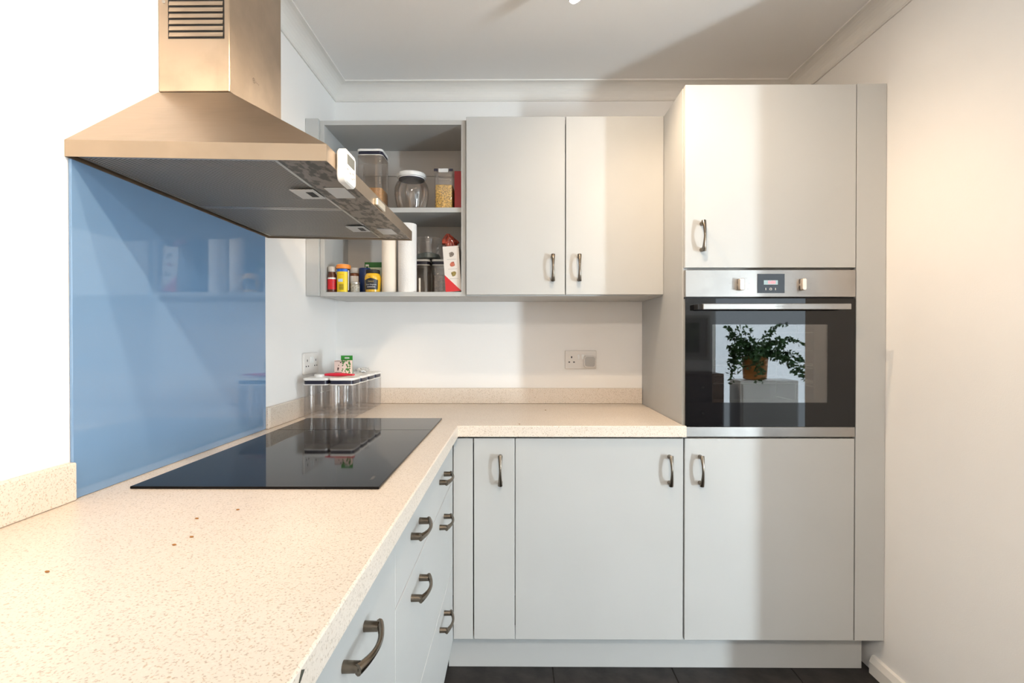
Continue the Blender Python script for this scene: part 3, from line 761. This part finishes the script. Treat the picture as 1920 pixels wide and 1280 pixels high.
# green carton behind the mustard
t = thing('tea_carton', 'green and white carton behind the mustard jar', 'carton', (.250, -.17, Z0))
bm = bmesh.new(); box(bm, .1960, .2900, -.200, -.140, Z0+.0004, Z0+.140, .0008); obj('box', bm, mat('carton_dark_green', (.02, .13, .02), .5), t)
obj('white_panel', B(.1970, .2890, -.2006, -.2001, Z0+.002, Z0+.117), mat('carton_pale', (.60, .66, .50), .5), t)
bm = bmesh.new(); box(bm, .201, .215, -.2012, -.2007, Z0+.106, Z0+.130); obj('window_print', bm, WLAB, t)
obj('window_print', B(.203, .213, -.2018, -.2013, Z0+.108, Z0+.122), mat('carton_dark_green', (0, 0, 0)), t)
# mustard
x, y = .2590, -.295
t = jar('mustard_jar', 'yellow mustard jar with black lid and dark label', 'jar', x, y,
        [(.028, 0), (.0300, .002), (.0312, .020), (.0335, .058), (.0325, .066), (.0285, .074), (.0255, .078)], mat('mustard', (.72, .42, .012), .22, coat=.6), 32)
add_lathe(t, 'lid', x, y, [(.0275, .0782), (.0280, .080), (.0280, .091), (.026, .093)], BLACK, 32)
bm = bmesh.new(); n = 16
def mr(h): return .0306+(.0335-.0312)*(h-.020)/.038+.0012
rowsL = []
for i in range(n+1):
    u = -1+2*i/n; top = .050+.008*(1-abs(u))*(1 if abs(u) < .7 else .4)
    col = []
    for hh in (.011, .030, top):
        a = -math.pi/2+u*.92; r = mr(hh)
        col.append(bm.verts.new((x+r*math.cos(a), y+r*math.sin(a), Z0+hh)))
    rowsL.append(col)
for a, b in zip(rowsL, rowsL[1:]):
    for q in range(2): bm.faces.new((a[q], b[q], b[q+1], a[q+1]))
lb = obj('label', bm, mat('label_black', (.012, .010, .014), .4), t)
GOLD = mat('print_gold', (.65, .50, .18), .5)
obj('lettering', wrap(text_bm('MAILLE', .0075), x, y, mr(.042)+.0006, Z0+.0435), GOLD, lb)
obj('lettering', wrap(text_bm('Dijon Originale', .0074), x, y, mr(.030)+.0006, Z0+.0305), WLAB, lb)
bm = label_patch(x, y, mr(.021)+.0005, Z0+.0200, Z0+.0222, .55, n=10); obj('small_print', bm, WLAB, lb)
obj('crest', wrap(text_bm('~', .020), x, y, .0340, Z0+.0640, -1.72), mat('print_brown', (.15, .05, .02), .6), t)
# two paper rolls
x, y = .3235, -.285
t = thing('paper_roll', 'plain cream slim paper roll standing next to the mustard jar', 'paper roll', (x, y, Z0))
bm = bmesh.new(); lathe(bm, x, y, [(.0300, Z0+.0004), (.0300, Z0+.262), (.0285, Z0+.264), (.012, Z0+.264)], 36, True, True); obj('paper', bm, mat('paper_cream', (.80, .72, .62), .7), t, smooth=True)
bm = bmesh.new(); lathe(bm, x, y, [(.013, Z0+.2642), (.013, Z0+.2655), (.0105, Z0+.2655)], 24); obj('core', bm, mat('cardboard', (.45, .34, .22), .8), t)
x, y = .4000, -.285
t = thing('kitchen_roll', 'white quilted kitchen roll standing upright on the lower shelf', 'paper roll', (x, y, Z0))
bm = bmesh.new(); lathe(bm, x, y, [(.0375, Z0+.0004), (.0378, Z0+.004), (.0378, Z0+.282), (.0365, Z0+.284), (.018, Z0+.284)], 40); obj('paper', bm, mat('paper_white', (.80, .78, .76), .8, bump=(220, .9)), t, smooth=True)
bm = bmesh.new(); lathe(bm, x, y, [(.0185, Z0+.2842), (.0185, Z0+.2855), (.016, Z0+.2855)], 24); obj('core', bm, mat('cardboard', (.45, .34, .22), .8), t)
bm = label_patch(x, y, .0386, Z0+.004, Z0+.283, .35, -.55, 6); obj('loose_sheet', bm, mat('paper_white', (0, 0, 0)), t)
# two containers with round tub on top
G2 = 'clear containers behind the kitchen roll'
container(.4245, -.120, .096, .100, Z0, .158, 'clear container with white lid tucked behind the kitchen roll', G2, m=SMOKE)
container(.5270, -.120, .096, .100, Z0, .158, 'clear container part full of dark grain behind the leaning box', G2, m=SMOKE, fill=(mat('grain_dark', (.16, .12, .09), .8, var=(120, .4)), .09))
x, y = .4580, -.120; zt = Z0+.1602
t = thing('plastic_tub', 'round clear plastic tub upside down on the container lids', 'tub', (x, y, zt))
bm = bmesh.new(); lathe(bm, x, y, [(.052, zt), (.058, zt+.004), (.064, zt+.085)], 36, True, False); obj('body', bm, CLEAR, t, smooth=True)
bm = bmesh.new(); lathe(bm, x, y, [(.0645, zt+.0852), (.0675, zt+.087), (.0675, zt+.093), (.062, zt+.096)], 36); obj('lid', bm, CLEAR, t, smooth=True)
bm = bmesh.new(); lathe(bm, x, y, [(.050, zt+.003), (.056, zt+.006), (.050, zt+.024), (.020, zt+.034)], 30); obj('contents', bm, mat('tub_contents', (.16, .20, .20), .5), t, smooth=True)
bm = B(.4395, .4470, -.245, -.2444, Z0+.0005, Z0+.066); tag(obj('paper_tag', bm, mat('paper_cream', (0, 0, 0))), 'small cream paper tag beside the kitchen roll', 'tag')
# leaning snack box with bag
bxw = .070
t = thing('snack_box', 'white and red box with three pictures leaning against the cupboard side', 'box', (0.5955, -.262, Z0+.0006))
th = -.070
def bx(nm, bm, m, par=None):
    o = obj(nm, bm, m, par or t); return o
b0 = Vector((0.5955, -.262, Z0+.0006))
def lb_(x0, x1, y0, y1, z0, z1, **k): return B(b0.x+x0, b0.x+x1, b0.y+y0, b0.y+y1, b0.z+z0, b0.z+z1, **k)
bm = bmesh.new()
for a in ((-.0325, -.0320), (.0320, .0325)): box(bm, b0.x+a[0], b0.x+a[1], b0.y-.050, b0.y+.050, b0.z, b0.z+.186)
for a in ((-.050, -.0495), (.0495, .050)): box(bm, b0.x-.0320, b0.x+.0320, b0.y+a[0], b0.y+a[1], b0.z, b0.z+.186)
box(bm, b0.x-.0320, b0.x+.0320, b0.y-.0495, b0.y+.0495, b0.z, b0.z+.0006)
bxo = bx('box', bm, mat('box_white', (.74, .68, .62), .5))
bm = bmesh.new()
vs = [bm.verts.new((b0.x+a, b0.y-.0503, b0.z+z)) for a, z in ((-.0325, .0004), (.0325, .0004), (-.0325, .070))]; bm.faces.new(vs)
bx('red_corner', bm, RED, bxo)
for z, cmat in ((.152, mat('pic_grey', (.20, .16, .13), .6, var=(140, .5))), (.112, mat('pic_red', (.45, .12, .07), .6, var=(150, .4))), (.072, mat('pic_olive', (.26, .19, .05), .6, var=(150, .4)))):
    bm = bmesh.new(); xx = .001+(.152-z)*.05
    vs = [bm.verts.new((b0.x+xx+.0115*(1+.18*math.sin(3*a+z*90))*math.cos(a)*.85, b0.y-.0503, b0.z+z+.0115*(1+.18*math.sin(2*a+1))*math.sin(a))) for a in [2*math.pi*i/18 for i in range(18)]]
    bm.faces.new(vs); bx('food_picture', bm, cmat, bxo)
    bm = bmesh.new()
    for i in range(9): box(bm, b0.x+xx-.019+i*.0042, b0.x+xx-.0160+i*.0042, b0.y-.0505, b0.y-.0501, b0.z+z-.0205, b0.z+z-.0190)
    bx('caption', bm, GREYLINE, bxo)
# crumpled bag sticking out of the box
bm = bmesh.new(); bmesh.ops.create_icosphere(bm, subdivisions=4, radius=1)
for v in bm.verts:
    p = v.co.copy(); a = math.atan2(p.y, p.x)
    s = 1+.10*math.sin(5*a+3*p.z)+.07*math.sin(11*a)*math.cos(6*p.z)
    hz = p.z
    flare = 1.22 if hz > .25 else (.80 if hz > -.25 else .92)
    v.co = Vector((p.x*.031*s*flare-.010*max(hz, 0), p.y*.034*s*flare*(.6 if hz > .2 else 1), hz*.052*(1+.08*math.sin(7*a))*(1-.35*abs(p.x) if hz > 0 else 1)))
bmesh.ops.translate(bm, vec=(b0.x-.003, b0.y, b0.z+.196), verts=bm.verts[:])
bx('inner_bag', bm, mat('bag_red_brown', (.26, .030, .012), .18, coat=.8, var=(45, .7)))
t.rotation_euler.y = th
t.location.z += .0026

# ------------------------------------------------------------------ crumbs
for i, (x, y) in enumerate(((.3053, -1.5356), (.3475, -1.6156), (.3407, -1.6455), (.2317, -1.7335), (.351, -1.4906), (.977, -.232), (.863, -.585))):
    bm = bmesh.new(); bmesh.ops.create_icosphere(bm, subdivisions=1, radius=.0022)
    for v in bm.verts: v.co = Vector((v.co.x*1.7+.0006*math.sin(v.co.y*3000), v.co.y*1.1, v.co.z*.55))
    zmin = min(v.co.z for v in bm.verts)
    bmesh.ops.translate(bm, vec=(x, y, ZW+.0001-zmin), verts=bm.verts[:])
    tag(obj('crumb', bm, mat('crumb_brown', (.30, .13, .03), .8), org=(x, y, ZW)), {4: 'tiny brown crumb on the worktop just in front of the hob', 5: 'tiny brown crumb on the back worktop between upstand and front edge', 6: 'tiny brown crumb by the front edge of the back worktop'}.get(i, 'tiny brown crumb on the cream worktop between hob and near upstand'), 'crumb', 'crumbs on the worktop')

# ------------------------------------------------------------------ ceiling spotlight bar
lampx = 1.085
lamp = thing('ceiling_spotlight', 'ceiling spotlight bar with round bulbs', 'lamp', (lampx, -1.5, ZC))
bm = bmesh.new(); rprism(bm, lampx, -1.5, .035, 1.60, .015, ZC-.022, ZC-.0008, 4, .002); obj('bar', bm, STEELX, lamp, smooth=True)
heads = [((1.049, -.765, 2.300), (.52, .06, -.85), 24, 96), ((lampx+.09, -1.25, 2.30), (.34, .62, -.74), 26, 124), ((lampx, -1.72, 2.30), (-.915, .55, -.62), 31, 70), ((lampx-.05, -2.20, 2.30), (-1.0, .92, -1.05), 64, 70)]
BULB = mat('bulb_glow', (1, .9, .75), .5, emit=((1.0, .85, .66), 30))
HEADM = mat('lamp_satin', (.55, .53, .5), .35, .8)
for p, d, pw, cone in heads:
    p = Vector(p); d = Vector(d).normalized()
    bm = bmesh.new(); cyl(bm, p-d*.062, p-d*.010, .020, 20, .028)
    top = p-d*.05
    cyl(bm, (lampx, top.y, ZC-.021), top, .006, 10)
    h = obj('spot_head', bm, HEADM, lamp, smooth=True)
    bm = bmesh.new(); cyl(bm, p-d*.0095, p-d*.002, .0255, 20, .022); obj('bulb', bm, BULB, h, smooth=True)
    L = bpy.data.lights.new('spot_light', 'SPOT'); L.energy = pw; L.color = SPOT_COL; L.spot_size = math.radians(cone); L.spot_blend = .8; L.shadow_soft_size = .022
    lo = bpy.data.objects.new('spot_light', L); C.objects.link(lo); lo.parent = h
    lo.location = p+d*.006-lamp.location
    lo.rotation_euler = d.to_track_quat('-Z', 'Y').to_euler()

# ------------------------------------------------------------------ added opal fill lamps, unseen: one behind the camera, one in the next room
def opal_fill_lamp(x, y, label, power):
    t = thing('fill_lamp', label, 'lamp', (x, y, ZC))
    bm = bmesh.new(); lathe(bm, x, y, [(.19, ZC-.001), (.19, ZC-.018), (.17, ZC-.022)], 36); obj('base_ring', bm, WHITE, t, smooth=True)
    bm = bmesh.new(); lathe(bm, x, y, [(.168, ZC-.0222), (.16, ZC-.045), (.12, ZC-.065), (.05, ZC-.075)], 36)
    obj('shade', bm, mat('opal_fill_glow', (.9, .88, .84), .5, emit=((1, .88, .74), 1.5)), t, smooth=True)
    d = bpy.data.lights.new('fill_light', 'AREA'); d.shape = 'DISK'; d.size = .34; d.energy = power; d.color = FILL_COL
    o = bpy.data.objects.new('fill_light', d); C.objects.link(o); o.parent = t; o.location = (0, 0, -.080)
opal_fill_lamp(1.05, -3.35, 'added round opal fill lamp, out of view behind the end of the worktop', FILL_W1)
opal_fill_lamp(4.2, -1.9, 'added round opal fill lamp, out of view in the next room', FILL_W2)

# ------------------------------------------------------------------ next room (seen in the oven glass)
ws = thing('plant_stand', 'white cupboard carrying the trailing plant in front of the garden door', 'cupboard', (3.40, -4.0, 0))
bm = bmesh.new(); box(bm, 3.10, 3.68, -4.16, -3.90, .001, .79, .004); obj('body', bm, WHITE, ws)
obj('door', B(3.12, 3.66, -3.915+.0155, -3.885, .05, .75), WHITE, ws)
pp = thing('potted_plant', 'trailing green plant in an orange pot on the white cupboard', 'plant', (3.30, -4.02, .791))
bm = bmesh.new(); lathe(bm, 3.30, -4.02, [(.085, .794), (.11, .80), (.125, 1.03), (.118, 1.03), (.11, 1.0)], 28); obj('pot', bm, mat('pot_orange', (.42, .16, .03), .6, var=(18, .25)), pp, smooth=True)
bm = bmesh.new(); rnd = random.Random(11)
def leaf(c, s):
    d = Vector((rnd.uniform(-1, 1), rnd.uniform(-.4, 1), rnd.uniform(-1, .7))).normalized(); c.x = max(c.x, 3.04); w = d.orthogonal().normalized()
    q = d.cross(w); a = rnd.uniform(0, 6); w = w*math.cos(a)+q*math.sin(a)
    up = d.cross(w)*.12*s
    v = [bm.verts.new(c), bm.verts.new(c+d*s*.5+w*s*.32+up), bm.verts.new(c+d*s), bm.verts.new(c+d*s*.5-w*s*.32+up)]
    bm.faces.new(v)
for i in range(60):
    a = rnd.uniform(0, 2*math.pi); L_ = rnd.uniform(.25, .62); p = Vector((3.30, -4.02, 1.02)); h = Vector((math.cos(a), .5+.6*math.sin(a), rnd.uniform(.2, 1.6))).normalized()
    steps = int(L_/.025)
    for k in range(steps):
        p = p+h*.025; h = (h+Vector((0, 0, -.085))).normalized()
        if p.y < -4.2: p.y = -4.2
        p.x = max(p.x, 3.03)
        if k > 1:
            for _ in range(2): leaf(p.copy(), rnd.uniform(.028, .055))
fo = obj('foliage', bm, mat('leaf_green', (.035, .11, .03), .5, var=(30, .5)), pp); fo['kind'] = 'stuff'
pf = thing('framed_picture', 'framed picture hanging beside the garden door', 'picture', (2.68, YF, 1.0))
bm = bmesh.new()
for a in ((2.42, 2.45, .98, 1.46), (2.91, 2.94, .98, 1.46), (2.45, 2.91, .98, 1.01), (2.45, 2.91, 1.43, 1.46)): box(bm, a[0], a[1], YF+.001, YF+.022, a[2], a[3])
obj('frame', bm, mat('frame_pale', (.5, .47, .42), .5), pf)
obj('mount', B(2.45, 2.91, YF+.002, YF+.008, 1.01, 1.43), mat('mount_grey', (.35, .33, .30), .7), pf)
obj('print', B(2.53, 2.83, YF+.008, YF+.009, 1.06, 1.38), mat('picture_abstract', (.10, .12, .07), .7, var=(9, .8)), pf)
sd = thing('sideboard', 'dark brown wooden sideboard below the picture', 'sideboard', (2.55, -4.1, 0))
bm = bmesh.new(); box(bm, 2.05, 2.93, -4.28, -3.88, .08, .86, .006)
obj('body', bm, mat('brown_wood', (.075, .04, .025), .4, var=(12, .4)), sd)
for z in (.62, .36):
    for x0 in (2.07, 2.50):
        dd = obj('drawer', B(x0, x0+.41, -3.8795, -3.862, z, z+.22, bev=.003), mat('brown_wood', (0, 0, 0)), sd)
        bm = bmesh.new(); cyl(bm, (x0+.205, -3.862, z+.11), (x0+.205, -3.84, z+.11), .012, 12); obj('knob', bm, PEWTER, dd)
for x in (2.08, 2.88):
    for y in (-4.25, -3.92): obj('leg', B(x-.02, x+.02, y-.02, y+.02, .001, .08), mat('brown_wood', (0, 0, 0)), sd)
